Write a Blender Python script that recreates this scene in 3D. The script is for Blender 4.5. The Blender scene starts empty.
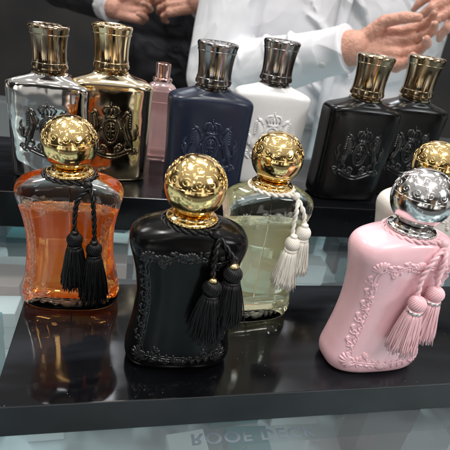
import bpy, math, random
import numpy as np
from mathutils import Vector, Matrix
random.seed(7)
S=0.01
sc=bpy.context.scene
col=sc.collection
sc.view_settings.view_transform='Standard'
sc.view_settings.look='None'

# ---------------------------------------------------------------- materials
def mat(name, base=(.5,.5,.5), rough=.4, metal=0, trans=0, ior=1.45, coat=0, coat_rough=.05, sheen=0,
        rnoise=None, bump=None, cnoise=None, spec=.5, crease=None):
    m=bpy.data.materials.new(name); m.use_nodes=True
    nt=m.node_tree; p=nt.nodes['Principled BSDF']; L=nt.links
    p.inputs['Base Color'].default_value=(*base,1); p.inputs['Roughness'].default_value=rough
    p.inputs['Metallic'].default_value=metal; p.inputs['Transmission Weight'].default_value=trans
    p.inputs['IOR'].default_value=ior; p.inputs['Coat Weight'].default_value=coat
    p.inputs['Coat Roughness'].default_value=coat_rough
    p.inputs['Specular IOR Level'].default_value=spec
    if sheen: p.inputs['Sheen Weight'].default_value=sheen
    tc=nt.nodes.new('ShaderNodeTexCoord')
    def noise(scale,detail=4,dist=0):
        n=nt.nodes.new('ShaderNodeTexNoise'); n.inputs['Scale'].default_value=scale; n.inputs['Detail'].default_value=detail
        n.inputs['Distortion'].default_value=dist
        L.new(tc.outputs['Object'],n.inputs['Vector']); return n
    def mrange(src,a,b,c,d):
        r=nt.nodes.new('ShaderNodeMapRange'); r.inputs[1].default_value=a; r.inputs[2].default_value=b
        r.inputs[3].default_value=c; r.inputs[4].default_value=d; L.new(src,r.inputs[0]); return r.outputs[0]
    if rnoise:
        n=noise(rnoise[0]); L.new(mrange(n.outputs[0],.35,.7,rnoise[1],rnoise[2]),p.inputs['Roughness'])
    bn=None
    if crease:
        n=noise(crease[0],2,crease[3]); s_=nt.nodes.new('ShaderNodeMath'); s_.operation='SUBTRACT'; s_.inputs[1].default_value=.5; L.new(n.outputs[0],s_.inputs[0])
        ab=nt.nodes.new('ShaderNodeMath'); ab.operation='ABSOLUTE'; L.new(s_.outputs[0],ab.inputs[0])
        h=mrange(ab.outputs[0],0,.12,1,0); bn=nt.nodes.new('ShaderNodeBump'); bn.inputs['Strength'].default_value=crease[1]; bn.inputs['Distance'].default_value=crease[2]
        L.new(h,bn.inputs['Height']); L.new(bn.outputs[0],p.inputs['Normal'])
    if bump:
        n=noise(bump[0],6 if len(bump)<4 else bump[3]); b=nt.nodes.new('ShaderNodeBump'); b.inputs['Strength'].default_value=bump[1]
        b.inputs['Distance'].default_value=bump[2]; L.new(n.outputs[0],b.inputs['Height']); L.new(b.outputs[0],p.inputs['Normal'])
        if bn: L.new(bn.outputs[0],b.inputs['Normal'])
    if cnoise:
        n=noise(cnoise[0],5); mx=nt.nodes.new('ShaderNodeMix'); mx.data_type='RGBA'
        mx.inputs[6].default_value=(*base,1); mx.inputs[7].default_value=(*cnoise[1],1)
        L.new(mrange(n.outputs[0],.35,.65,0,1),mx.inputs[0]); L.new(mx.outputs[2],p.inputs['Base Color'])
    return m

M={}
M['gold']=mat('polished_gold',(.90,.65,.29),.1,1,rnoise=(120,.06,.17))
M['bronze']=mat('aged_gold',(.64,.49,.29),.12,1,rnoise=(120,.08,.2))
M['smoke']=mat('smoked_bronze',(.34,.27,.19),.12,1,rnoise=(120,.08,.2))
M['darkgold']=mat('dark_bronze',(.34,.27,.18),.12,1,rnoise=(120,.08,.22))
M['silver']=mat('polished_silver',(.70,.68,.67),.14,1,rnoise=(120,.08,.2))
M['gunmetal']=mat('gunmetal',(.30,.285,.28),.14,1,rnoise=(120,.1,.22))
M['rose']=mat('rose_metal',(.90,.62,.58),.15,1)
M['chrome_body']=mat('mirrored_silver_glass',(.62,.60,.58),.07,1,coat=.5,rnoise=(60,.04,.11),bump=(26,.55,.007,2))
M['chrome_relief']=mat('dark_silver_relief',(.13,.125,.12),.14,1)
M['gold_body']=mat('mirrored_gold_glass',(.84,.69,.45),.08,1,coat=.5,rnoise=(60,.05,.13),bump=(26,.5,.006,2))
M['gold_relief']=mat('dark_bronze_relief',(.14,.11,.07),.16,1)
M['navy']=mat('navy_satin_lacquer',(.012,.018,.038),.28,rnoise=(80,.26,.38),coat=.1,coat_rough=.2,spec=.4)
M['navy_relief']=mat('navy_relief_lacquer',(.018,.027,.055),.18,coat=.3,coat_rough=.1)
M['white']=mat('white_lacquer',(.82,.82,.81),.25,coat=.5,coat_rough=.1,rnoise=(60,.2,.35))
M['black']=mat('black_satin_gloss_lacquer',(.003,.003,.0032),.2,rnoise=(90,.15,.26),spec=.24)
M['black_frame']=mat('black_relief_lacquer',(.005,.005,.0055),.18,spec=.5,coat=.3)
M['blacksatin']=mat('black_satin_lacquer',(.003,.003,.0035),.2,rnoise=(90,.16,.3),spec=.36)
M['black_relief']=mat('black_raised_lacquer',(.006,.006,.0065),.14,spec=.6,coat=.4)
M['pink']=mat('pink_lacquer',(.88,.54,.59),.28,coat=.5,coat_rough=.12,rnoise=(70,.22,.36))
M['cream']=mat('cream_lacquer',(.80,.75,.68),.28,coat=.5,coat_rough=.12,rnoise=(70,.22,.36))
M['glass']=mat('clear_glass',(1,.98,.97),.0,trans=1,ior=1.45,spec=.5)
M['glassgreen']=mat('clear_pale_glass',(1,1,.99),.0,trans=1,ior=1.45)
M['blackthread']=mat('black_silk_thread',(.003,.003,.0035),.38,spec=.45)
M['creamthread']=mat('cream_silk_thread',(.88,.84,.76),.5,sheen=.2)
M['pinkthread']=mat('pink_silk_thread',(.86,.55,.59),.5,sheen=.2)
M['shirt']=mat('white_shirt_cotton',(.69,.69,.715),.8,bump=(60,.2,.003),crease=(5,.5,.010,1.2))
M['suit']=mat('dark_suit_wool',(.012,.012,.016),.8,bump=(60,.3,.005),cnoise=(30,(.02,.02,.026)),crease=(6,.6,.01,1.0))
M['skin']=mat('skin',(.47,.24,.165),.5,bump=(150,.7,.005),cnoise=(26,(.66,.34,.26)),crease=(90,.25,.002,.8))
M['nail']=mat('fingernail',(.68,.44,.38),.22)
M['hair']=mat('dark_hair',(.02,.013,.01),.5,bump=(200,.5,.003))
M['wall']=mat('dark_wall_paint',(.03,.03,.032),.7,cnoise=(3,(.05,.048,.045)))
M['floor']=mat('grey_floor',(.16,.155,.15),.35,cnoise=(4,(.2,.19,.18)))
M['button']=mat('shirt_button',(.55,.55,.53),.3)
M['tray']=mat('pale_tray',(.40,.46,.49),.3,cnoise=(14,(.60,.66,.68)))
M['boxwhite']=mat('white_card_box',(.86,.86,.86),.35)
M['boxteal']=mat('teal_card_box',(.07,.26,.29),.35)
M['boxdark']=mat('charcoal_card_box',(.02,.022,.03),.35)
M['boxpink']=mat('blush_card_box',(.70,.50,.46),.35)
M['boxblue']=mat('slate_card_box',(.16,.21,.26),.35)

def liquid(name,c,dif,f):
    m=bpy.data.materials.new(name); m.use_nodes=True; nt=m.node_tree; L=nt.links
    p=nt.nodes['Principled BSDF']; out=nt.nodes['Material Output']
    p.inputs['Base Color'].default_value=(*c,1); p.inputs['Roughness'].default_value=0
    p.inputs['Transmission Weight'].default_value=1; p.inputs['IOR'].default_value=1.1
    d=nt.nodes.new('ShaderNodeBsdfTranslucent'); d.inputs[0].default_value=(*dif,1)
    d2=nt.nodes.new('ShaderNodeBsdfDiffuse'); d2.inputs[0].default_value=(*dif,1)
    a=nt.nodes.new('ShaderNodeAddShader'); L.new(d.outputs[0],a.inputs[0]); L.new(d2.outputs[0],a.inputs[1])
    mx=nt.nodes.new('ShaderNodeMixShader'); mx.inputs[0].default_value=f
    L.new(p.outputs[0],mx.inputs[1]); L.new(a.outputs[0],mx.inputs[2]); L.new(mx.outputs[0],out.inputs[0])
    return m
M['amber_liq']=liquid('amber_perfume_liquid',(1,.56,.17),(1,.25,.025),.18)
M['green_liq']=liquid('pale_green_perfume_liquid',(1,1,.86),(1,.98,.62),.15)
M['pinkglass']=mat('pink_tinted_glass',(.95,.62,.61),.06,trans=.75,coat=.5)

def see_through(name,tint,haze,fh,rough,ior=1.5):
    m=bpy.data.materials.new(name); m.use_nodes=True; nt=m.node_tree; L=nt.links
    nt.nodes.remove(nt.nodes['Principled BSDF']); out=nt.nodes['Material Output']
    t=nt.nodes.new('ShaderNodeBsdfTransparent'); t.inputs[0].default_value=(*tint,1)
    d=nt.nodes.new('ShaderNodeBsdfDiffuse'); d.inputs[0].default_value=(*haze,1)
    g=nt.nodes.new('ShaderNodeBsdfGlossy'); g.inputs['Roughness'].default_value=rough
    f=nt.nodes.new('ShaderNodeFresnel'); f.inputs[0].default_value=ior
    ge=nt.nodes.new('ShaderNodeNewGeometry'); iv=nt.nodes.new('ShaderNodeMath'); iv.operation='SUBTRACT'; iv.inputs[0].default_value=1
    L.new(ge.outputs['Backfacing'],iv.inputs[1]); mu=nt.nodes.new('ShaderNodeMath'); mu.operation='MULTIPLY'
    L.new(f.outputs[0],mu.inputs[0]); L.new(iv.outputs[0],mu.inputs[1])
    m2=nt.nodes.new('ShaderNodeMath'); m2.operation='MULTIPLY'; m2.inputs[1].default_value=fh; L.new(iv.outputs[0],m2.inputs[0])
    a=nt.nodes.new('ShaderNodeMixShader'); L.new(m2.outputs[0],a.inputs[0]); L.new(t.outputs[0],a.inputs[1]); L.new(d.outputs[0],a.inputs[2])
    b=nt.nodes.new('ShaderNodeMixShader'); L.new(mu.outputs[0],b.inputs[0]); L.new(a.outputs[0],b.inputs[1]); L.new(g.outputs[0],b.inputs[2])
    L.new(b.outputs[0],out.inputs[0]); return m
M['counter']=see_through('counter_glass',(.91,.965,.97),(.68,.74,.77),.10,.02)
M['riser']=see_through('clear_acrylic',(.92,.98,.98),(.8,.9,.9),.08,.04)
M['glass_relief']=see_through('moulded_glass_relief_amber',(.93,.84,.78),(1,.72,.5),.10,.05,1.65)
M['glass_relief_pale']=see_through('moulded_glass_relief_pale',(.90,.92,.86),(1,1,.9),.10,.05,1.65)

def acrylic():
    m=mat('black_acrylic',(.003,.003,.004),.05,spec=.38)
    nt=m.node_tree; L=nt.links; p=nt.nodes['Principled BSDF']
    tc=nt.nodes.new('ShaderNodeTexCoord')
    n=nt.nodes.new('ShaderNodeTexNoise'); n.inputs['Scale'].default_value=16; n.inputs['Detail'].default_value=6
    mp=nt.nodes.new('ShaderNodeMapping'); mp.inputs['Scale'].default_value=(.5,1.6,1); mp.inputs['Rotation'].default_value=(0,0,.5)
    L.new(tc.outputs['Object'],mp.inputs[0]); L.new(mp.outputs[0],n.inputs[0])
    r=nt.nodes.new('ShaderNodeMapRange'); r.inputs[1].default_value=.38; r.inputs[2].default_value=.66; r.inputs[3].default_value=.06; r.inputs[4].default_value=.28
    L.new(n.outputs[0],r.inputs[0]); L.new(r.outputs[0],p.inputs['Roughness'])
    v=nt.nodes.new('ShaderNodeTexVoronoi'); v.inputs['Scale'].default_value=300; L.new(tc.outputs['Object'],v.inputs[0])
    n2=nt.nodes.new('ShaderNodeTexNoise'); n2.inputs['Scale'].default_value=90; L.new(tc.outputs['Object'],n2.inputs[0])
    a=nt.nodes.new('ShaderNodeMath'); a.operation='LESS_THAN'; a.inputs[1].default_value=.06; L.new(v.outputs['Distance'],a.inputs[0])
    b=nt.nodes.new('ShaderNodeMath'); b.operation='GREATER_THAN'; b.inputs[1].default_value=.56; L.new(n2.outputs[0],b.inputs[0])
    c=nt.nodes.new('ShaderNodeMath'); c.operation='MULTIPLY'; L.new(a.outputs[0],c.inputs[0]); L.new(b.outputs[0],c.inputs[1])
    n3=nt.nodes.new('ShaderNodeTexNoise'); n3.inputs['Scale'].default_value=9; n3.inputs['Detail'].default_value=8; n3.inputs['Distortion'].default_value=.6
    m3=nt.nodes.new('ShaderNodeMapping'); m3.inputs['Scale'].default_value=(.35,2.4,1); m3.inputs['Rotation'].default_value=(0,0,-.6); L.new(tc.outputs['Object'],m3.inputs[0]); L.new(m3.outputs[0],n3.inputs[0])
    r3=nt.nodes.new('ShaderNodeMapRange'); r3.inputs[1].default_value=.46; r3.inputs[2].default_value=.74; r3.inputs[3].default_value=0; r3.inputs[4].default_value=1; L.new(n3.outputs[0],r3.inputs[0])
    m4=nt.nodes.new('ShaderNodeMix'); m4.data_type='RGBA'; m4.inputs[6].default_value=(.0028,.003,.004,1); m4.inputs[7].default_value=(.026,.030,.037,1); L.new(r3.outputs[0],m4.inputs[0])
    mx=nt.nodes.new('ShaderNodeMix'); mx.data_type='RGBA'; L.new(m4.outputs[2],mx.inputs[6]); mx.inputs[7].default_value=(.2,.2,.2,1)
    L.new(c.outputs[0],mx.inputs[0]); L.new(mx.outputs[2],p.inputs['Base Color'])
    return m
M['acrylic']=acrylic()
M['acrylic_edge']=mat('sawn_black_acrylic_edge',(.006,.009,.011),.5,spec=.5,rnoise=(30,.45,.58),cnoise=(35,(.014,.018,.022)))
M['ink']=mat('blue_grey_vinyl_lettering',(.075,.10,.125),.4,cnoise=(60,(.10,.125,.15)))  # blue-grey colour painted in for the reflection of a sign

# ---------------------------------------------------------------- mesh builder (centimetres)
class B:
    def __init__(s): s.v=[]; s.f=[]
    def ring_stack(s,rings,cap=True,loop=False):
        b=len(s.v); n=len(rings[0])
        for r in rings: s.v.extend([tuple(p) for p in r])
        for i in range(len(rings)-1):
            for j in range(n):
                k=(j+1)%n
                s.f.append((b+i*n+j,b+i*n+k,b+(i+1)*n+k,b+(i+1)*n+j))
        if cap:
            s.f.append(tuple(b+j for j in reversed(range(n))))
            e=b+(len(rings)-1)*n; s.f.append(tuple(e+j for j in range(n)))
    def tube(s,pts,rad,seg=6):
        pts=[Vector(p) for p in pts]; n=len(pts)
        if not hasattr(rad,'__len__'): rad=[rad]*n
        t0=(pts[1]-pts[0]).normalized()
        ref=Vector((0,1,0)) if abs(t0.y)<.8 else Vector((1,0,0))
        nr=(ref-t0*ref.dot(t0)).normalized(); rings=[]
        for i in range(n):
            t=(pts[min(i+1,n-1)]-pts[max(i-1,0)])
            t=t.normalized() if t.length>1e-9 else t0
            nr=(nr-t*nr.dot(t)); nr=nr.normalized() if nr.length>1e-6 else t.orthogonal().normalized()
            bn=t.cross(nr)
            rings.append([pts[i]+(nr*math.cos(a)+bn*math.sin(a))*rad[i] for a in [2*math.pi*k/seg for k in range(seg)]])
        s.ring_stack(rings)
    def capsule(s,p0,p1,r0,r1,seg=16):
        p0=Vector(p0);p1=Vector(p1);d=(p1-p0).normalized();P=[];R=[]
        for k in range(5):
            a=math.pi/2*(1-k/5.); P.append(p0-d*r0*math.sin(a)); R.append(max(r0*math.cos(a),.02))
        P.append(p0);R.append(r0);P.append((p0+p1)/2);R.append((r0+r1)/2);P.append(p1);R.append(r1)
        for k in range(1,6):
            a=math.pi/2*k/5.; P.append(p1+d*r1*math.sin(a)); R.append(max(r1*math.cos(a),.02))
        s.tube(P,R,seg)
    def ellipsoid(s,c,r,seg=24,rot=None):
        c=Vector(c); rings=[]
        for i in range(1,13):
            a=-math.pi/2+math.pi*i/13.
            ring=[]
            for k in range(seg):
                t=2*math.pi*k/seg
                p=Vector((r[0]*math.cos(a)*math.cos(t),r[1]*math.cos(a)*math.sin(t),r[2]*math.sin(a)))
                if rot: p=rot@p
                ring.append(c+p)
            rings.append(ring)
        s.ring_stack(rings)
    def lathe(s,prof,seg=64,c=(0,0)):
        rings=[[(c[0]+r*math.cos(2*math.pi*k/seg),c[1]+r*math.sin(2*math.pi*k/seg),z) for k in range(seg)] for r,z in prof]
        s.ring_stack(rings)
    def box(s,x0,x1,y0,y1,z0,z1):
        b=len(s.v)
        s.v+= [(x0,y0,z0),(x1,y0,z0),(x1,y1,z0),(x0,y1,z0),(x0,y0,z1),(x1,y0,z1),(x1,y1,z1),(x0,y1,z1)]
        s.f+= [tuple(b+i for i in q) for q in [(3,2,1,0),(4,5,6,7),(0,1,5,4),(1,2,6,5),(2,3,7,6),(3,0,4,7)]]
    def build(s,name,m,parent=None,smooth=True,loc=None,rz=0,auto=None):
        me=bpy.data.meshes.new(name)
        me.from_pydata([(a*S,b*S,c*S) for a,b,c in s.v],[],s.f)
        me.materials.append(M[m]); me.update()
        if smooth:
            me.polygons.foreach_set('use_smooth',[True]*len(me.polygons))
            if auto:
                try: me.set_sharp_from_angle(angle=math.radians(auto))
                except Exception: pass
        o=bpy.data.objects.new(name,me); col.objects.link(o)
        if parent: o.parent=parent
        if loc: o.location=[c*S for c in loc]
        o.rotation_euler[2]=rz
        return o
def empty(name,loc,rz,label,cat,group=None):
    o=bpy.data.objects.new(name,None); col.objects.link(o); o.empty_display_size=.02
    o.location=[c*S for c in loc]; o.rotation_euler[2]=math.radians(rz)
    o['label']=label; o['category']=cat
    if group: o['group']=group
    return o
def bevel(o,w,seg=3):
    b=o.modifiers.new('bevel','BEVEL'); b.width=w*S; b.segments=seg; b.limit_method='ANGLE'

def catmull(rows,sub=6):
    a=np.array(rows,float); out=[]
    for i in range(len(a)-1):
        p0=a[max(i-1,0)];p1=a[i];p2=a[i+1];p3=a[min(i+2,len(a)-1)]
        for k in range(sub):
            t=k/sub
            out.append(.5*((2*p1)+(-p0+p2)*t+(2*p0-5*p1+4*p2-p3)*t*t+(-p0+3*p1-3*p2+p3)*t**3))
    out.append(a[-1]); return np.array(out)

class Body:
    def __init__(s,rows,zs=1,ws=1,ds=1): s.p=catmull([(z*zs,w*ws,d*ds,n) for z,w,d,n in rows])
    def mesh(s,inset=0,z0=None,z1=None,seg=112):
        b=B(); rings=[]
        for z,w,d,n in s.p:
            if z0 is not None and z<z0: continue
            if z1 is not None and z>z1: continue
            w2=max(w-inset,.05);d2=max(d-inset,.05); ring=[]
            for k in range(seg):
                a=2*math.pi*k/seg; c=math.cos(a); q=math.sin(a)
                K=(abs(c)**n+abs(q)**n)**(1/n); ring.append((w2*c/K,d2*q/K,z))
            rings.append(ring)
        if inset:
            r=rings[0]; rings.insert(0,[(x*.93,y*.9,z-.12) for x,y,z in r]); rings.insert(0,[(x*.75,y*.7,z-.2) for x,y,z in r])
        b.ring_stack(rings); return b
    def at(s,z): return [float(np.interp(z,s.p[:,0],s.p[:,i])) for i in (1,2,3)]
    def y(s,x,z):
        w,d,n=s.at(z); q=min(abs(x)/w,.995); return -d*(1-q**n)**(1/n)

FB=Body([(0,2.45,1.15,3),(.07,2.75,1.42,3),(.3,3.08,1.62,3),(.8,3.2,1.7,3),(1.5,3.06,1.66,3),(2.7,2.82,1.6,3),(4.1,2.7,1.56,3),
 (5.3,2.8,1.6,3),(6.2,3.02,1.68,3),(6.8,3.2,1.74,3),(7.2,3.22,1.72,2.9),(7.55,3.0,1.62,2.8),(7.8,2.45,1.5,2.5),(7.98,1.75,1.3,2.2),(8.1,1.25,1.1,2),(8.3,1.1,1.1,2)],1.07,.91,.93)
RB=Body([(0,2.75,1.3,4.),(.06,3.0,1.5,4.),(.25,3.2,1.62,4.),(.8,3.28,1.68,4.),(3,3.3,1.68,4.),(6,3.40,1.7,4.),(6.9,3.43,1.7,4.),
 (7.25,3.35,1.66,3.8),(7.45,3.05,1.55,3.5),(7.6,2.6,1.42,3),(7.8,1.9,1.35,2.3),(7.95,1.5,1.3,2),(8.1,1.35,1.3,2)],1.1,.98,.95)
HB=Body([(0,1.3,.9,3),(.08,1.5,1.1,3),(.4,1.65,1.2,3),(3,1.65,1.2,3),(6.2,1.65,1.2,3),(6.7,1.55,1.15,2.8),(7.05,1.3,1.05,2.4),(7.25,1.0,.9,2),(7.5,.75,.75,2)],1,.9,.9)

def spiral(cx,cz,r,a0,turns=1.3,sg=1,n=16):
    return [(cx+r*(1-.85*i/(n-1))*math.cos(a0+sg*2*math.pi*turns*i/(n-1)),cz+r*(1-.85*i/(n-1))*math.sin(a0+sg*2*math.pi*turns*i/(n-1))) for i in range(n)]
def leaf(cx,cz,L,a,bend=.3,n=7):
    return [(cx+L*i/(n-1)*math.cos(a+bend*i/(n-1)),cz+L*i/(n-1)*math.sin(a+bend*i/(n-1))) for i in range(n)]

def frame_relief(body,m,parent,rr=.045):
    """rococo border: curved side rails, swagged garland on the shoulder, floral lower corners"""
    b=B()
    def put(pl,r=rr,taper=False):
        n=len(pl)
        rad=[r*(math.sin(math.pi*min(max((i+.4)/(n),0),1))**.6+.15) if taper else r for i in range(n)]
        b.tube([(x,body.y(x,z)+.3*rad[i],z) for i,(x,z) in enumerate(pl)],rad,6)
    zb,zt=1.15,7.05
    xf=lambda z:.77*body.at(z)[0]*(1-.13*max(0,(z-zt+.7)/.7)**2-.13*max(0,(zb+.7-z)/.7)**2)
    topz=lambda x:zt+.22*math.cos(x/xf(zt)*math.pi/2)-.10*math.cos(x/xf(zt)*math.pi*3)
    botz=lambda x:zb-.22*math.cos(x/xf(zb)*math.pi/2)
    for sg in (-1,1):
        put([(sg*xf(z),z) for z in np.linspace(zb,zt,40)],rr*.9)
        put([(sg*(xf(z)-.15),z) for z in np.linspace(zb+.16,zt-.16,40)],rr*.5)
        z=zb+.6;i=0
        while z<zt-.5:
            o=.16 if i%2 else -.06
            put(spiral(sg*(xf(z)+o),z,.17,random.random()*1.2+(0 if sg>0 else math.pi),1.2,1 if i%2 else -1,14),rr*.85)
            put(leaf(sg*(xf(z)+o*1.4),z+.1,.32,(math.pi/2-sg*.7),.8*sg),rr*1.5,True)
            put(leaf(sg*(xf(z)-.02),z-.05,.26,(-math.pi/2+sg*.6),-.8*sg),rr*1.3,True)
            z+=.40;i+=1
        for cz,dz in ((zb,1),(zt,-1)):
            x=sg*xf(cz)
            big=1.25 if dz>0 else 1.0
            put(spiral(x+sg*.02,cz-dz*.02,.30*big,math.pi/4,1.5,sg*dz,22),rr*1.3)
            for k in range(6): put(leaf(x,cz,.46*big,math.atan2(-dz*.5,sg)+(k-2.5)*.45,.4*sg),rr*1.75,True)
            for k in range(3): put(leaf(x-sg*.55,cz+dz*.25,.30*big,math.atan2(dz*.6,-sg)+(k-1)*.6,.4),rr*1.6,True)
            put(spiral(x-sg*.55,cz+dz*.12,.18*big,0,1.3,-sg),rr)
    for cz,dz,F in ((zb,1,botz),(zt,-1,topz)):
        X=xf(cz)
        put([(x,F(x)) for x in np.linspace(-X,X,44)],rr*.9)
        put([(x,F(x)+dz*.15) for x in np.linspace(-X+.16,X-.16,44)],rr*.5)
        k=0; x=-X+.45
        while x<X-.3:
            zz=F(x)
            put(spiral(x,zz-dz*(.06 if k%2 else .2),.16,0 if x<0 else math.pi,1.2,(1 if k%2 else -1),14),rr*.85)
            put(leaf(x,zz-dz*.1,.30,-dz*math.pi/2+(.7 if x<0 else -.7),.6),rr*1.5,True)
            put(leaf(x+.1,zz+dz*.08,.24,dz*math.pi/2+(.7 if x<0 else -.7),-.6),rr*1.3,True)
            x+=.37;k+=1
        for k in range(-3,4): put(leaf(0,F(0),.46,-dz*math.pi/2+k*.36,0),rr*1.8,True)
        put(spiral(-.35,F(0)-dz*.05,.18,0,1.3,dz),rr*1.1); put(spiral(.35,F(0)-dz*.05,.18,math.pi,1.3,-dz),rr*1.1)
    return b.build('relief_frame',m,parent)

def crest_relief(body,m,parent,cz=4.5,sc_=2.2,rr=.12,xs=.80):
    b=B()
    def put(pl,rad):
        if not hasattr(rad,'__len__'): rad=[rad]*len(pl)
        pl=[(x*sc_*xs,cz+z*sc_) for x,z in pl]
        b.tube([(x,body.y(x,z)+.32*rad[i],z) for i,(x,z) in enumerate(pl)],rad,8)
    def cr(pts,rad,g=2.15):
        c=catmull([(x,z,r*g) for (x,z),r in zip(pts,rad)],5); put([(p[0],p[1]) for p in c],[p[2] for p in c])
    sh=[(.36*math.sin(t)*(1 if math.cos(t)>-.2 else .9),-.05+.45*math.cos(t)) for t in np.linspace(0,2*math.pi,40)]
    put(sh,rr*1.1)
    put([(x*.70,-.05+(z+.05)*.70) for x,z in sh],rr*.7)
    put([(-.2,-.05),(0,-.03),(.2,-.05)],rr*.8); put([(0,.25),(0,0),(0,-.33)],rr*.8)
    for x,z in ((-.11,.11),(.11,.11),(-.11,-.19),(.11,-.19)): put([(x-.02,z),(x+.02,z+.01)],rr*.9)
    put([(-.27,.50),(0,.46),(.27,.50)],rr*1.2)
    put([(-.29,.57),(0,.53),(.29,.57)],rr*.6)
    for a_ in (-1,1):
        put([(a_*.29,.58),(a_*.40,.72),(a_*.29,.84),(a_*.1,.86),(0,.80)],rr*.9)
        put([(a_*.15,.57),(a_*.19,.68),(a_*.11,.79),(0,.81)],rr*.8)
    put([(0,.56),(0,.68),(0,.80)],rr*.9); put([(-.02,.90),(.02,.91)],rr*1.2); put([(0,.93),(0,1.02)],rr*.5)
    for s in (-1,1):
        X=lambda l:[(s*x,z) for x,z in l]
        cr(X([(.88,-.50),(.84,-.3),(.73,-.06),(.66,.18),(.70,.42),(.76,.58)]),[.13,.17,.15,.16,.13,.09])
        cr(X([(.79,.66),(.69,.66),(.57,.56),(.50,.50)]),[.08,.10,.07,.045])
        cr(X([(.79,.70),(.83,.80)]),[.04,.02])
        cr(X([(.62,.20),(.47,.22),(.41,.38),(.47,.44)]),[.08,.05,.04,.03])
        cr(X([(.64,.06),(.50,-.02),(.44,.08),(.37,.03)]),[.08,.05,.045,.03])
        cr(X([(.84,-.42),(.64,-.56),(.72,-.72),(.55,-.80)]),[.12,.07,.045,.04])
        cr(X([(.91,-.48),(.98,-.64),(.90,-.80),(.80,-.86)]),[.11,.07,.045,.04])
        cr(X([(.94,-.35),(1.12,-.28),(1.10,-.02),(1.20,.12),(1.12,.3)]),[.05,.08,.08,.06,.02])
        cr(X([(1.08,-.2),(1.22,-.12),(1.26,.02)]),[.04,.05,.02])
        for k in range(6): cr(X([(.77-.015*k,.62-.09*k),(.87,.58-.09*k),(.94,.50-.09*k)]),[.045,.05,.02])
        put(X(spiral(.38,-.68,.18,0,1.4,s)),rr)
        put(X(spiral(1.10,-.74,.16,0,1.4,-s)),rr*.9)
        put(X(leaf(.3,-.58,.35,-2.2,.5)),rr*1.2)
        put(X(leaf(.2,-.62,.3,-1.4,.5)),rr*1.1)
        put(X(leaf(.62,-.70,.3,-.6,.5)),rr*1.1)
        put(X(leaf(.95,-.90,.34,.2,.5)),rr)
    put([(x,-.82-.14*math.cos(x*2.6)) for x in np.linspace(-1.0,1.0,24)],rr*1.2)
    put([(x,-.94-.14*math.cos(x*2.6)) for x in np.linspace(-.86,.86,24)],rr)
    return b.build('relief_crest',m,parent)

def ball_cap(parent,m):
    b=B()
    b.lathe([(.9,8.56),(1.02,8.58),(1.16,8.62),(1.24,8.70),(1.24,8.78),(1.16,8.85),(1.04,8.89),(.99,8.94),(.97,9.02),(.6,9.04)])
    R=1.5;zc=10.36
    b.lathe([(max(R*math.cos(a),.01),zc+R*math.sin(a)) for a in np.linspace(-1.1,math.pi/2,44)],80)
    cap=b.build('cap',m,parent,auto=50)
    c=B()
    def onb(pl,lon0,lat0,r):
        pts=[]
        for x,z in pl:
            la=lat0+z/R; lo=lon0+x/R/max(math.cos(la),.3)
            q=R-.004
            pts.append((q*math.cos(la)*math.sin(lo),-q*math.cos(la)*math.cos(lo),zc+q*math.sin(la)))
        c.tube(pts,r,5)
    for k in range(14):
        lo=2*math.pi*k/14
        onb(spiral(0,0,.23,k,1.4,1 if k%2 else -1,18),lo,.41,.026)
        onb(leaf(.03,.17,.28,1.2,.8),lo+.2,.43,.030)
        onb(leaf(.0,-.17,.24,-1.2,.8),lo+.2,.42,.026)
    for k in range(9):
        lo=2*math.pi*k/9
        onb(spiral(0,0,.20,k*1.3,1.4,1 if k%2 else -1),lo,.87,.025)
        onb(leaf(0,.06,.30,1.5,-.6),lo+.3,.88,.030)
    for la in (.17,.66,1.12):
        c.tube([((R-.005)*math.cos(la)*math.cos(t),(R-.005)*math.cos(la)*math.sin(t),zc+(R-.005)*math.sin(la)) for t in np.linspace(0,2*math.pi,60)],.022,5)
    for k in range(6): onb(leaf(0,0,.26,math.pi/2+(k-2.5)*.4,0),0,1.2,.032)
    for k in range(44):
        a=2*math.pi*k/44; c.ellipsoid((1.23*math.cos(a),1.23*math.sin(a),8.74),(.042,.042,.06),6)
    c.build('cap_engraving',m,cap)
    return cap

def tall_cap(parent,m,hz=.78):
    k_=.88
    b=B()
    Z=lambda z:8.75+(z-8.0)*hz
    b.lathe([(r*k_,Z(z)) for r,z in [(1.45,8.0),(1.55,8.03),(1.58,8.15),(1.5,8.22),(1.38,8.26),(1.36,8.36),(1.5,8.4),(1.62,8.5),(1.62,8.7),(1.52,8.95),(1.48,9.4),(1.5,10.2),(1.58,11.0),
             (1.68,11.6),(1.76,11.9),(1.78,12.02),(1.74,12.14),(1.62,12.22),(1.5,12.2),(1.4,12.14),(.8,12.16),(.1,12.18)]],72)
    cap=b.build('cap',m,parent,auto=40)
    c=B()
    for z,r in ((9.0,1.52*k_),(11.45,1.665*k_)):
        c.tube([(r*math.cos(t),r*math.sin(t),Z(z)) for t in np.linspace(0,2*math.pi,60)],.045,6)
    for k in range(10):
        a=2*math.pi*k/10
        c.tube([((.85+z)*math.cos(a)-x*math.sin(a),(.85+z)*math.sin(a)+x*math.cos(a),Z(12.17)) for x,z in spiral(0,0,.2,k,1.2,1)],.03,5)
    c.build('cap_engraving',m,cap)
    return cap

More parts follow.
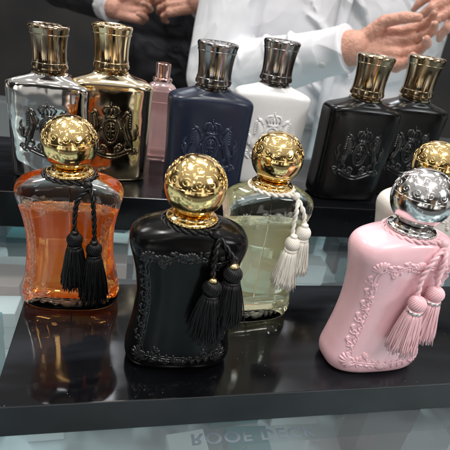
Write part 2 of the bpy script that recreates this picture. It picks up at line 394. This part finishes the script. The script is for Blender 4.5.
def tassel(parent,m,body,heads,bead='gold',side=1,length=3.0,beadlow=False,n=230,fat=1.0):
    b=B()
    def cord(path):
        c=catmull(path,10)
        L=0; h1=[];h2=[]
        for i,p in enumerate(c):
            if i: L+=np.linalg.norm(c[i]-c[i-1])
            t=c[min(i+1,len(c)-1)]-c[max(i-1,0)]; t=Vector(t).normalized()
            n=Vector((0,-1,0))-t*Vector((0,-1,0)).dot(t)
            n=n.normalized() if n.length>.1 else t.orthogonal().normalized()
            q=t.cross(n); a=L*8
            o=(n*math.cos(a)+q*math.sin(a))*.07
            h1.append(Vector(p)+o);h2.append(Vector(p)-o)
        b.tube(h1,.085,6);b.tube(h2,.085,6)
    cord([(1.40*math.cos(t),1.25*math.sin(t),8.54) for t in np.linspace(0,2*math.pi,14)])
    for (x,z) in heads:
        x0=side*.9
        cord([(x0*.6,-1.2,8.54),(x0*1.3,-1.3,8.38),(x*.7+x0*.35,body.y(min(abs(x*.75)+.2,2.2),7.8)-.2,7.85),(x*.97,-1.8,(7.85+z)/2+.2),(x,-1.95,z+.3)])
    b.ellipsoid((side*1.1,-1.3,8.5),(.26,.2,.22),12)
    t=b.build('tassel',m,parent)
    for i,(x,z) in enumerate(heads):
        y=-2.0-.12*i; hb=B(); F=fat
        hb.ellipsoid((x,y,z),(.36*F,.36*F,.38),20)
        for k in range(22):
            a=2*math.pi*k/22
            hb.tube([(x+F*.37*math.cos(q)*math.cos(a+.5*q),y+F*.37*math.cos(q)*math.sin(a+.5*q),z+.39*math.sin(q)) for q in np.linspace(-1.3,1.3,9)],.04,5)
        hb.tube([(x+F*.29*math.cos(q),y+F*.29*math.sin(q),z-.38) for q in np.linspace(0,2*math.pi,24)],.09,6)
        hb.build('tassel_head',m,t)
        if not beadlow:
            bb=B(); zb=z+.45
            bb.lathe([(.1,zb-.12),(.2,zb-.08),(.24,zb),(.2,zb+.08),(.1,zb+.12)],18,(x,y+.02)); bb.build('bead',bead,t)
        else:
            b3=B(); b3.tube([(x+.38*math.cos(q),y+.38*math.sin(q),z-.42) for q in np.linspace(0,2*math.pi,24)],.08,6); b3.build('bead',bead,t)
        sk=B(); LL=length*(.95+.1*i)
        sk.tube([(x,y,z-.35),(x,y,z-.35-LL*.5),(x,y,z-.35-LL*.93)],[.30*F,.48*F,.55*F],14)
        for k in range(n):
            a=random.random()*6.283; rr=math.sqrt(random.uniform(.62,1)); ph=random.random()*6; dr=random.uniform(-.06,.10)
            if random.random()<.07: dr+=.14
            le=LL*random.uniform(.89,1.03); pts=[]
            for j in range(8):
                s=j/7; R=F*(.31+.31*s**.75+dr*s)*rr+(.03 if s>0 else 0); a2=a+.3*math.sin(ph)*s
                pts.append((x+R*math.cos(a2)+.04*math.sin(ph+5*s)*s,y+R*math.sin(a2),z-.38-le*s))
            sk.tube(pts,[.03]*7+[.022],4)
        sk.build('tassel_skirt',m,t)
    return t

GRP='perfume bottles on the display'
YAW=15
def round_bottle(loc,rz,label,bodymat,reliefmat,capmat,thread=None,heads=None,bead='gold',liq=None,fill=6.6,beadlow=False,length=3.0,sc_=1,fat=1.0,shape=None):
    e=empty('perfume_bottle',loc,rz,label,'perfume bottle',GRP)
    e.scale=(sc_,)*3
    FB.mesh().build('body',bodymat,e)
    if liq: FB.mesh(inset=.36,z0=1.05,z1=fill).build('liquid',liq,e)
    if liq:
        b=B(); b.tube([(0,.2,1.4),(0,.1,5),(0,0,8.56)],.05,10); b.build('dip_tube','glass',e)
    frame_relief(FB,reliefmat,e,.058 if liq else .062)
    cap=ball_cap(e,capmat)
    if shape:
        e.scale=shape; k=.97
        cap.scale=(k/shape[0],k/shape[1],k/shape[2]); cap.location[2]=8.6*S*(1-k/shape[2])
    if thread: tassel(e,thread,FB,heads,bead,1,length,beadlow,fat=fat)
    return e
def tall_bottle(loc,rz,label,bodymat,reliefmat,capmat,sc_=1,hz=.78):
    e=empty('perfume_bottle',loc,rz,label,'perfume bottle',GRP)
    e.scale=(sc_,)*3
    RB.mesh().build('body',bodymat,e)
    crest_relief(RB,reliefmat,e)
    tall_cap(e,capmat,hz)
    return e

round_bottle((-8.8,22.7,0),YAW-3,'amber glass perfume bottle with gold ball cap and black tassels','glass','glass_relief','gold','blackthread',[(.5,5.5),(1.55,5.0)],'blackthread','amber_liq',6.7,length=2.8,sc_=.98,fat=1.12)
round_bottle((-1.62,19.4,0),YAW-3,'glossy black perfume bottle with gold ball cap and black tassels','black','black_frame','gold','blackthread',[(2.0,6.8),(1.1,6.05)],'gold',length=2.5,sc_=.985,fat=1.25)
round_bottle((2.3,24.3,0),YAW+6,'clear perfume bottle with pale green liquid and cream tassels','glassgreen','glass_relief_pale','gold','creamthread',[(1.75,6.6),(1.1,6.0)],'creamthread','green_liq',6.7,length=2.2,shape=(.92,.95,1.04),fat=1.2)
round_bottle((9.6,21.6,0),YAW+2,'pale pink perfume bottle with silver ball cap and pink tassels','pink','pink','silver','pinkthread',[(1.1,6.0),(.15,5.5)],'silver',beadlow=True,length=2.5,sc_=1.02,fat=1.15)
round_bottle((12.7,28.3,0),YAW,'cream perfume bottle with gold ball cap behind the pink one','cream','cream','gold',sc_=1.02)
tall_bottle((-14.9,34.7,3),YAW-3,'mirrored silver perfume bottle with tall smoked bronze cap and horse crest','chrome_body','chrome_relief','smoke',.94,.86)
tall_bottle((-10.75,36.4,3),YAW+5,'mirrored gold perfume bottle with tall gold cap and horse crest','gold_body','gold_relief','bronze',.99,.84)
tall_bottle((-2.6,36.0,3),YAW+2,'navy blue perfume bottle with gunmetal cap and raised crest','navy','navy_relief','gunmetal',1.0,.8)
tall_bottle((2.4,41.4,3),YAW,'white perfume bottle with gunmetal cap and raised crest','white','white','gunmetal',1.02,.86)
tall_bottle((10.3,40.6,3),YAW,'black perfume bottle with bronze cap and raised crest','blacksatin','black_relief','darkgold',1.03,.84)
tall_bottle((15.6,44.0,3),YAW,'black perfume bottle with bronze cap at the shelf end','blacksatin','black_relief','darkgold',1.05,.86)
e=empty('perfume_bottle',(-7.9,43.2,3),YAW,'slim pink tinted glass bottle with rose metal spray cap','perfume bottle',GRP)
HB.mesh().build('body','pinkglass',e)
b=B(); b.lathe([(.8,7.4),(.9,7.45),(.92,7.6),(.88,7.7),(.7,7.74),(.66,7.9),(.7,8.9),(.66,9.0),(.5,9.04),(.1,9.05)],40)
at=b.build('cap','rose',e,auto=40)
fr=B()
for z in (1.2,5.6): fr.tube([(x,HB.y(x,z),z) for x in np.linspace(-1.0,1.0,12)],.04,6)
for x in (-1.0,1.0): fr.tube([(x,HB.y(x,z),z) for z in np.linspace(1.2,5.6,12)],.04,6)
fr.build('relief_frame','pinkglass',e)

# ---------------------------------------------------------------- display
ry=math.radians(YAW)
def world(x,y): return (x*math.cos(ry)-y*math.sin(ry), x*math.sin(ry)+y*math.cos(ry))
def slab(name,x0,x1,y0,y1,z0,z1,m,label,cat,bw=.08,edge=None):
    b=B(); cx,cy=(x0+x1)/2,(y0+y1)/2
    b.box(x0-cx,x1-cx,y0-cy,y1-cy,0,z1-z0)
    wx,wy=world(cx,cy)
    o=b.build(name,m,smooth=False,loc=(wx,wy,z0),rz=ry)
    if edge:
        o.data.materials.append(M[edge])
        for p in o.data.polygons:
            if abs(p.normal.z)<.5: p.material_index=1
    bevel(o,bw); o['label']=label; o['category']=cat; return o
slab('display_shelf',-5.4,36,15.9,25.8,-2.0,0,'acrylic','low glossy black acrylic display shelf on the counter','shelf',edge='acrylic_edge')
slab('display_shelf',-24,36,33.4,46.5,0,3,'acrylic','raised glossy black acrylic shelf on a clear riser','shelf')
slab('acrylic_riser',-22,34,35.4,45,-1.996,-.004,'riser','clear acrylic riser under the raised shelf','riser',.05)
X0,X1,Y0,Y1=-70,90,-10,84
cx,cy=(X0+X1)/2,(Y0+Y1)/2; wx,wy=world(cx,cy)
cnt=empty('display_counter',(wx,wy,-92),YAW,'glass topped shop counter with boxed stock under the glass','counter')
hx,hy=(X1-X0)/2,(Y1-Y0)/2
b=B(); b.box(-hx,hx,-hy,hy,89.2,89.996); ctop=b.build('counter_top','counter',cnt,smooth=False); bevel(ctop,.1)
b=B(); b.box(-hx+2,hx-2,-hy+2,hy-2,0,81.5); o=b.build('counter_base','tray',cnt,smooth=False); bevel(o,.2)
for nm,q in (('side_panel',(-hx,-hx+1.9,-hy,hy)),('side_panel',(hx-1.9,hx,-hy,hy)),('front_panel',(-hx+1.92,hx-1.92,-hy,-hy+1.9)),('back_panel',(-hx+1.92,hx-1.92,hy-1.9,hy))):
    b=B(); b.box(*q,0,89.18); b.build(nm,'wall',cnt,smooth=False)
rnd=random.Random(11)
for gy in range(-1,15):
    for gx in range(-6,11):
        x=gx*4.7+rnd.uniform(-.5,.5); y=7+gy*4.2+rnd.uniform(-.4,.4)
        if y>62: continue
        if rnd.random()<.10: continue
        w_,d_,h_=rnd.uniform(2.2,4.0),rnd.uniform(1.6,3.6),rnd.uniform(1.8,6.4)
        kk=rnd.choices(['boxwhite','boxteal','boxdark','boxpink','boxblue'],[5.5,2.2,2.4,.6,2])[0]
        if 1<x<14 and y<22: h_=min(h_,1.8)
        if -1<x<16 and y<15 and kk in('boxteal','boxdark'): kk='boxblue'
        b=B(); b.box(-w_/2,w_/2,-d_/2,d_/2,0,h_)
        wx,wy=world(x,y)
        o=b.build('gift_box',kk,smooth=False,loc=(wx,wy,-10.49),rz=ry+rnd.uniform(-.12,.12)); bevel(o,.08,2)
        cn={'boxwhite':'white','boxteal':'teal','boxdark':'charcoal','boxpink':'blush pink','boxblue':'slate blue'}[kk]
        o['label']='small %s gift box under the counter glass'%cn; o['category']='box'; o['group']='gift boxes inside the glass counter'
        lid=B(); lid.box(-w_/2-.06,w_/2+.06,-d_/2-.06,d_/2+.06,h_*.62,h_+.06); l_=lid.build('lid',kk,o,smooth=False); bevel(l_,.08,2)
fc=bpy.data.curves.new('lettering','FONT'); fc.body='ROOF DECK'; fc.size=.0112; fc.align_x='CENTER'; fc.space_character=1.12; fc.extrude=.00003; fc.offset=.00022  # flipped letter shapes stand in for a sign reflected in the glass
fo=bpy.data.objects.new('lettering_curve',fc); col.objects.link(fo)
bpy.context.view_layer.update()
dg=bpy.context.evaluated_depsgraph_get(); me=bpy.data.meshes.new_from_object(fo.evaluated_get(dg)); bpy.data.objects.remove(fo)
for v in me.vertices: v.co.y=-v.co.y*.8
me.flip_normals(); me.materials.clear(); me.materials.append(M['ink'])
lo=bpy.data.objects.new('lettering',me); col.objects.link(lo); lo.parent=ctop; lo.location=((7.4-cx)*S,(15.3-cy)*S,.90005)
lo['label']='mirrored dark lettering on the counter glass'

# ---------------------------------------------------------------- room
b=B(); b.box(-400,400,-200,500,-97,-92); f=b.build('floor','floor',smooth=False); f['kind']='structure'; f['label']='grey shop floor'
b=B(); b.box(-400,400,330,340,-91.9,220); w=b.build('wall','wall',smooth=False); w['kind']='structure'; w['label']='dark shop wall'

# ---------------------------------------------------------------- people
def remesh(o,vox,it=5,disp=None):
    r=o.modifiers.new('remesh','REMESH'); r.mode='VOXEL'; r.voxel_size=vox*S; r.use_smooth_shade=True
    s=o.modifiers.new('smooth','SMOOTH'); s.factor=.6; s.iterations=it
    if disp:
        for sc_,st in disp:
            t=bpy.data.textures.new('fold','CLOUDS'); t.noise_scale=sc_*S; t.noise_depth=2
            d=o.modifiers.new('folds','DISPLACE'); d.texture=t; d.strength=st*S; d.texture_coords='GLOBAL'
def hand(b,nails,wrist,knuck,up,curl,spread=1,fl=(7.2,7.9,7.4,5.9),a0=.38):
    w=Vector(wrist);k=Vector(knuck);d=(k-w).normalized()
    up=Vector(up);up=(up-d*up.dot(d)).normalized();cv=Vector(curl);cv=(cv-d*cv.dot(d)-up*cv.dot(up)).normalized()
    def nail(p,q,r):
        dd=(q-p).normalized(); n=-(cv-dd*cv.dot(dd)).normalized(); s_=dd.cross(n)
        rot=Matrix((s_,dd,n)).transposed(); nb=B(); nb.ellipsoid(q+n*r*.80,(r*.62,r*.85,.12),12,rot); nails.append(nb)
    for i,s in enumerate((1.5,.5,-.5,-1.5)):
        kn=k+up*s*1.78-d*abs(s)*.35
        b.capsule(w+up*s*.95+d*.6,kn,1.3,.95)
        b.ellipsoid(kn-cv*.25,(1.0,1.0,1.0),14)
        sp=up*s*.04*spread
        a=a0+.12*i; p=kn
        for j,(L,r0,r1,da) in enumerate(((.44,.88,.74,.62),(.31,.80,.67,.5),(.25,.70,.52,.3))):
            dirv=(d*math.cos(a)+cv*math.sin(a)+sp).normalized(); q=p+dirv*fl[i]*L*.95
            b.capsule(p,q,r0,r1)
            if j<2: b.ellipsoid(q-cv*.08,(r1*1.12,)*3,12)
            if j==2: nail(p,q,r1)
            p=q; a+=da
        b.capsule(w-cv*.9+up*s*.8+d*1.5,kn-cv*.85,.28,.25,8)
    t0=w+up*1.5+d*2.0+cv*.4; t1=t0+(d*.75+up*.5+cv*.6)*3.2; t2=t1+(d*.95+up*.0+cv*.4)*2.8; t3=t2+(d*.95-up*.15+cv*.3)*2.0
    b.capsule(t0,t1,1.4,1.0);b.capsule(t1,t2,.98,.82);b.capsule(t2,t3,.86,.62); b.ellipsoid(t2,(.94,.94,.94),12); nail(t2,t3,.66)
def cuffmesh(name,p,q,r,m,parent):
    b=B(); P=Vector(p);Q=Vector(q);L=(Q-P).length
    b.tube([P,P.lerp(Q,.02),P.lerp(Q,.08),P.lerp(Q,.1),P.lerp(Q,.5),P.lerp(Q,.88),P.lerp(Q,.9),P.lerp(Q,.98),Q,Q,Q.lerp(P,.3)],[r*.94,r*1.03,r*1.04,r*1.01,r*.99,r*.98,r*1.0,r*1.0,r*.97,r*.9,r*.88],40)
    c=b.build(name,m,parent)
    n=(Q-P).normalized(); a=Vector((0.1,-1,-.25)); a=(a-n*a.dot(n)).normalized()
    bb=B(); rot=Matrix((n,n.cross(a),a)).transposed(); bb.ellipsoid(P.lerp(Q,.5)+a*r*.99,(.55,.55,.16),14,rot); bb.build('cuff_button','button',c)
    return c
def person(label,arms,torso_c,shirt,g=1.0,sl=1.0):
    ox,oy=torso_c
    e=empty('person',(ox,oy,-92),0,label,'person')
    T=lambda p:(p[0]-ox,p[1]-oy,p[2]+92)
    b=B(); cap=lambda p,q,r0,r1:b.capsule(T(p),T(q),r0,r1,24)
    def torso(bb,gg):
        c=lambda z,rx,ry_,dz:bb.ellipsoid(T((ox,oy,z)),(rx*g+gg,ry_+gg,dz),36)
        c(-2,17.5,11,20);c(15,17.5,11,20);c(32,19,11.5,20)
        bb.capsule(T((ox-15*g,oy,44)),T((ox+15*g,oy,44)),6+gg,6+gg,24)
    torso(b,-1)
    cap((ox,oy,46),(ox,oy-1,60),6,5.6); b.ellipsoid(T((ox,oy-2,70)),(7.6,9.3,11.5)); b.ellipsoid(T((ox,oy-11.3,69)),(1.4,1.8,2.4))
    b.ellipsoid(T((ox,oy-7,62)),(4.8,4.5,3.5))
    for s in (-1,1):
        b.ellipsoid(T((ox+s*7.7,oy-1,69)),(1,2,3)); cap((ox+s*9,oy,-8),(ox+s*10,oy-1,-48),8.5,5.5); cap((ox+s*10,oy-1,-48),(ox+s*10,oy,-84),5.2,3.8)
        cap((ox+s*10,oy+2,-88),(ox+s*11,oy-14,-89),3.2,2.6)
    nails=[]
    for A in arms:
        cap(A['s'],A['e'],4.6,3.8);cap(A['e'],A['w'],4.0,2.7)
        hand(b,nails,T(A['w']),T(A['k']),A['up'],A['curl'],fl=A.get('fl',(7.2,7.9,7.4,5.9)),a0=A.get('a0',.38))
    body=b.build('body','skin',e); remesh(body,.22,3)
    for nb in nails: nb.build('fingernail','nail',body)
    b=B(); torso(b,.9)
    for A in arms:
        s_,e_,w_=Vector(T(A['s'])),Vector(T(A['e'])),Vector(T(A['w']))
        b.capsule(s_,e_,7.0*sl,5.9*sl,24); m_=e_.lerp(w_,.5); c_=e_.lerp(w_,.80)
        b.capsule(e_,m_,5.9*sl,4.8*sl,24); b.capsule(m_,c_,4.8*sl,3.9,24)
        ax=(w_-e_).normalized(); o1=ax.orthogonal().normalized(); o2=ax.cross(o1); rr_=random.Random(5)
        for k in range(10):
            f=.0+.075*k; r=5.9*sl-2.1*f; a0=rr_.uniform(0,6.28); c0=e_.lerp(w_,f)
            pts=[c0+ax*(3.4*(t-.5)+rr_.uniform(-.1,.1))+(o1*math.cos(a0+t*2.2)+o2*math.sin(a0+t*2.2))*(r-.05) for t in np.linspace(0,1,11)]
            b.tube(pts,[.1,.2,.3,.4,.44,.46,.44,.4,.3,.2,.1],8)
    if shirt=='shirt':
        rr_=random.Random(9)
        for k in range(9):
            z0_=40-k*5.5; x0_=ox+rr_.uniform(-12,4); ww=rr_.uniform(9,13)
            pts=[T((x0_+t*ww-4,oy-12.4+abs(t-.5)*1.2,z0_-t*11+2*math.sin(t*3))) for t in np.linspace(0,1,9)]
            b.tube(pts,[.1,.3,.5,.65,.7,.65,.5,.3,.1],8)
    sh=b.build('shirt' if shirt=='shirt' else 'jacket',shirt,e); remesh(sh,.33,2,[(14,.9)] if shirt=='shirt' else [(9,1.2)])
    for A in arms:
        e_,w_=Vector(T(A['e'])),Vector(T(A['w']))
        cuffmesh('cuff',e_.lerp(w_,.76),e_.lerp(w_,.985),3.75,'shirt',e)
    if shirt=='shirt':
        b=B(); b.tube([T((ox,oy-11.9-1.0,z)) for z in np.linspace(-8,44,14)],[1.0]*14,8); pk=b.build('placket','shirt',e)
    b=B()
    for s in (-1,1):
        b.capsule(T((ox+s*8.5,oy,-12)),T((ox+s*10,oy-1,-48)),10,7.5,24); b.capsule(T((ox+s*10,oy-1,-48)),T((ox+s*10,oy,-84)),7.5,6.5,24)
    b.ellipsoid(T((ox,oy,-10)),(17.6,12.2,9)); t=b.build('trousers','suit',e); remesh(t,.8,3)
    b=B(); b.ellipsoid(T((ox,oy,73.5)),(8.3,9.6,10)); h=b.build('hair','hair',e)
    return e
person('person in white shirt gesturing with both hands behind the counter',
 [dict(s=(-3,101,44),e=(-6,92,4),w=(15.2,76.8,13.9),k=(22.5,75.4,15.0),up=(0.05,.45,.9),curl=(.1,-.65,-.9),a0=.42),
  dict(s=(38,102,44),e=(50,90,24),w=(37,81,25),k=(29.5,79,22.4),up=(-.2,.6,.8),curl=(0,-.4,-1))],(15,102),'shirt',1.3,1.05)
person('person in dark suit with hands clasped beyond the counter',
 [dict(s=(-45,138,46),e=(-52,128,16),w=(-33.5,115,12.5),k=(-26,113,13.5),up=(0,.35,1),curl=(.1,-.4,-1)),
  dict(s=(-10,138,46),e=(-2,130,17),w=(-14.5,116.5,16.5),k=(-21.5,116.8,15.5),up=(0,.4,1),curl=(0,.6,-.8))],(-27,138),'suit')

# ---------------------------------------------------------------- world and lights
w=bpy.data.worlds.new('World'); sc.world=w; w.use_nodes=True; nt=w.node_tree; L=nt.links
bg=nt.nodes['Background']; tc=nt.nodes.new('ShaderNodeTexCoord'); sp=nt.nodes.new('ShaderNodeSeparateXYZ'); L.new(tc.outputs['Generated'],sp.inputs[0])
cr=nt.nodes.new('ShaderNodeValToRGB'); cr.color_ramp.elements[0].position=.40; cr.color_ramp.elements[0].color=(.03,.028,.026,1)
cr.color_ramp.elements[1].position=1; cr.color_ramp.elements[1].color=(.72,.71,.69,1)
q=cr.color_ramp.elements.new(.66); q.color=(.26,.255,.245,1)
ma=nt.nodes.new('ShaderNodeMath'); ma.operation='MULTIPLY_ADD'; ma.inputs[1].default_value=.5; ma.inputs[2].default_value=.5
L.new(sp.outputs[2],ma.inputs[0]); L.new(ma.outputs[0],cr.inputs[0])
no=nt.nodes.new('ShaderNodeTexVoronoi'); no.inputs['Scale'].default_value=5.5; no.feature='F1'
mp=nt.nodes.new('ShaderNodeMapping'); mp.inputs['Scale'].default_value=(1,1,.45); L.new(tc.outputs['Generated'],mp.inputs[0]); L.new(mp.outputs[0],no.inputs[0])
sh=nt.nodes.new('ShaderNodeSeparateColor'); L.new(no.outputs['Color'],sh.inputs[0])
pr=nt.nodes.new('ShaderNodeValToRGB'); pr.color_ramp.interpolation='CONSTANT'
E=pr.color_ramp.elements; E[0].position=0; E[0].color=(.012,.011,.011,1); E[1].position=.42; E[1].color=(.20,.13,.08,1)
for p_,c_ in ((.55,(.02,.02,.02,1)),(.67,(.80,.78,.74,1)),(.82,(.06,.055,.05,1)),(.91,(2.0,1.95,1.85,1))):
    z_=E.new(p_); z_.color=c_
L.new(sh.outputs[0],pr.inputs[0])
bd=nt.nodes.new('ShaderNodeMath'); bd.operation='ABSOLUTE'; sb=nt.nodes.new('ShaderNodeMath'); sb.operation='SUBTRACT'; sb.inputs[1].default_value=.12
L.new(sp.outputs[2],sb.inputs[0]); L.new(sb.outputs[0],bd.inputs[0])
bm=nt.nodes.new('ShaderNodeMapRange'); bm.inputs[1].default_value=.30; bm.inputs[2].default_value=.38; bm.inputs[3].default_value=.85; bm.inputs[4].default_value=0; L.new(bd.outputs[0],bm.inputs[0])
m0=nt.nodes.new('ShaderNodeMix'); m0.data_type='RGBA'; L.new(bm.outputs[0],m0.inputs[0]); L.new(cr.outputs[0],m0.inputs[6]); L.new(pr.outputs[0],m0.inputs[7])
vo=nt.nodes.new('ShaderNodeTexVoronoi'); vo.inputs['Scale'].default_value=3.2; L.new(tc.outputs['Generated'],vo.inputs[0])
lt=nt.nodes.new('ShaderNodeMath'); lt.operation='LESS_THAN'; lt.inputs[1].default_value=.16; L.new(vo.outputs['Distance'],lt.inputs[0])
gt=nt.nodes.new('ShaderNodeMath'); gt.operation='GREATER_THAN'; gt.inputs[1].default_value=.3; L.new(sp.outputs[2],gt.inputs[0])
mm=nt.nodes.new('ShaderNodeMath'); mm.operation='MULTIPLY'; L.new(lt.outputs[0],mm.inputs[0]); L.new(gt.outputs[0],mm.inputs[1])
mx=nt.nodes.new('ShaderNodeMix'); mx.data_type='RGBA'; L.new(mm.outputs[0],mx.inputs[0]); L.new(m0.outputs[2],mx.inputs[6]); mx.inputs[7].default_value=(7,6.6,6,1)
L.new(mx.outputs[2],bg.inputs[0]); bg.inputs[1].default_value=1.0
def area(name,loc,target,sx,sy,e,c=(1,1,1)):
    l=bpy.data.lights.new(name,'AREA'); l.shape='RECTANGLE'; l.size=sx*S; l.size_y=sy*S; l.energy=e; l.color=c
    o=bpy.data.objects.new(name,l); col.objects.link(o); o.location=[v*S for v in loc]
    o.rotation_euler=(Vector(target)-Vector(loc)).to_track_quat('-Z','Y').to_euler()
area('ceiling_light',(-60,20,170),(0,30,0),50,12,13.5,(1,.97,.93))
area('ceiling_light',(40,-30,170),(5,25,0),50,12,13.5,(1,.98,.96))
area('ceiling_light',(20,110,190),(5,40,0),90,14,17,(1,.98,.96))
area('ceiling_light',(-150,120,180),(0,60,0),60,20,11,(1,.98,.95))
area('ceiling_light',(45,250,190),(5,20,0),14,120,12,(.90,.95,1))  # added strip, placed to draw streak reflections on the black shelf
area('ceiling_light',(-75,250,190),(5,20,0),14,120,7,(.90,.95,1))  # second added strip for the shelf streaks, also backlights
area('shop_window',(170,-60,130),(10,30,5),60,50,15,(.96,.98,1))

# ---------------------------------------------------------------- camera
th=math.radians(26.5);r=math.radians(9)
R=Vector((1,0,0));U=Vector((0,math.sin(th),math.cos(th)));D=Vector((0,math.cos(th),-math.sin(th)))
u=R*math.cos(r)+U*math.sin(r); v=U*math.cos(r)-R*math.sin(r)
c=bpy.data.cameras.new('camera'); o=bpy.data.objects.new('camera',c); col.objects.link(o); sc.camera=o
c.lens=36; c.sensor_width=36; c.clip_start=.01; c.clip_end=50
mt=Matrix((u,v,-D)).transposed().to_4x4(); mt.translation=Vector((0,0,.181)); o.matrix_world=mt
c.dof.use_dof=True; c.dof.focus_distance=.27; c.dof.aperture_fstop=20
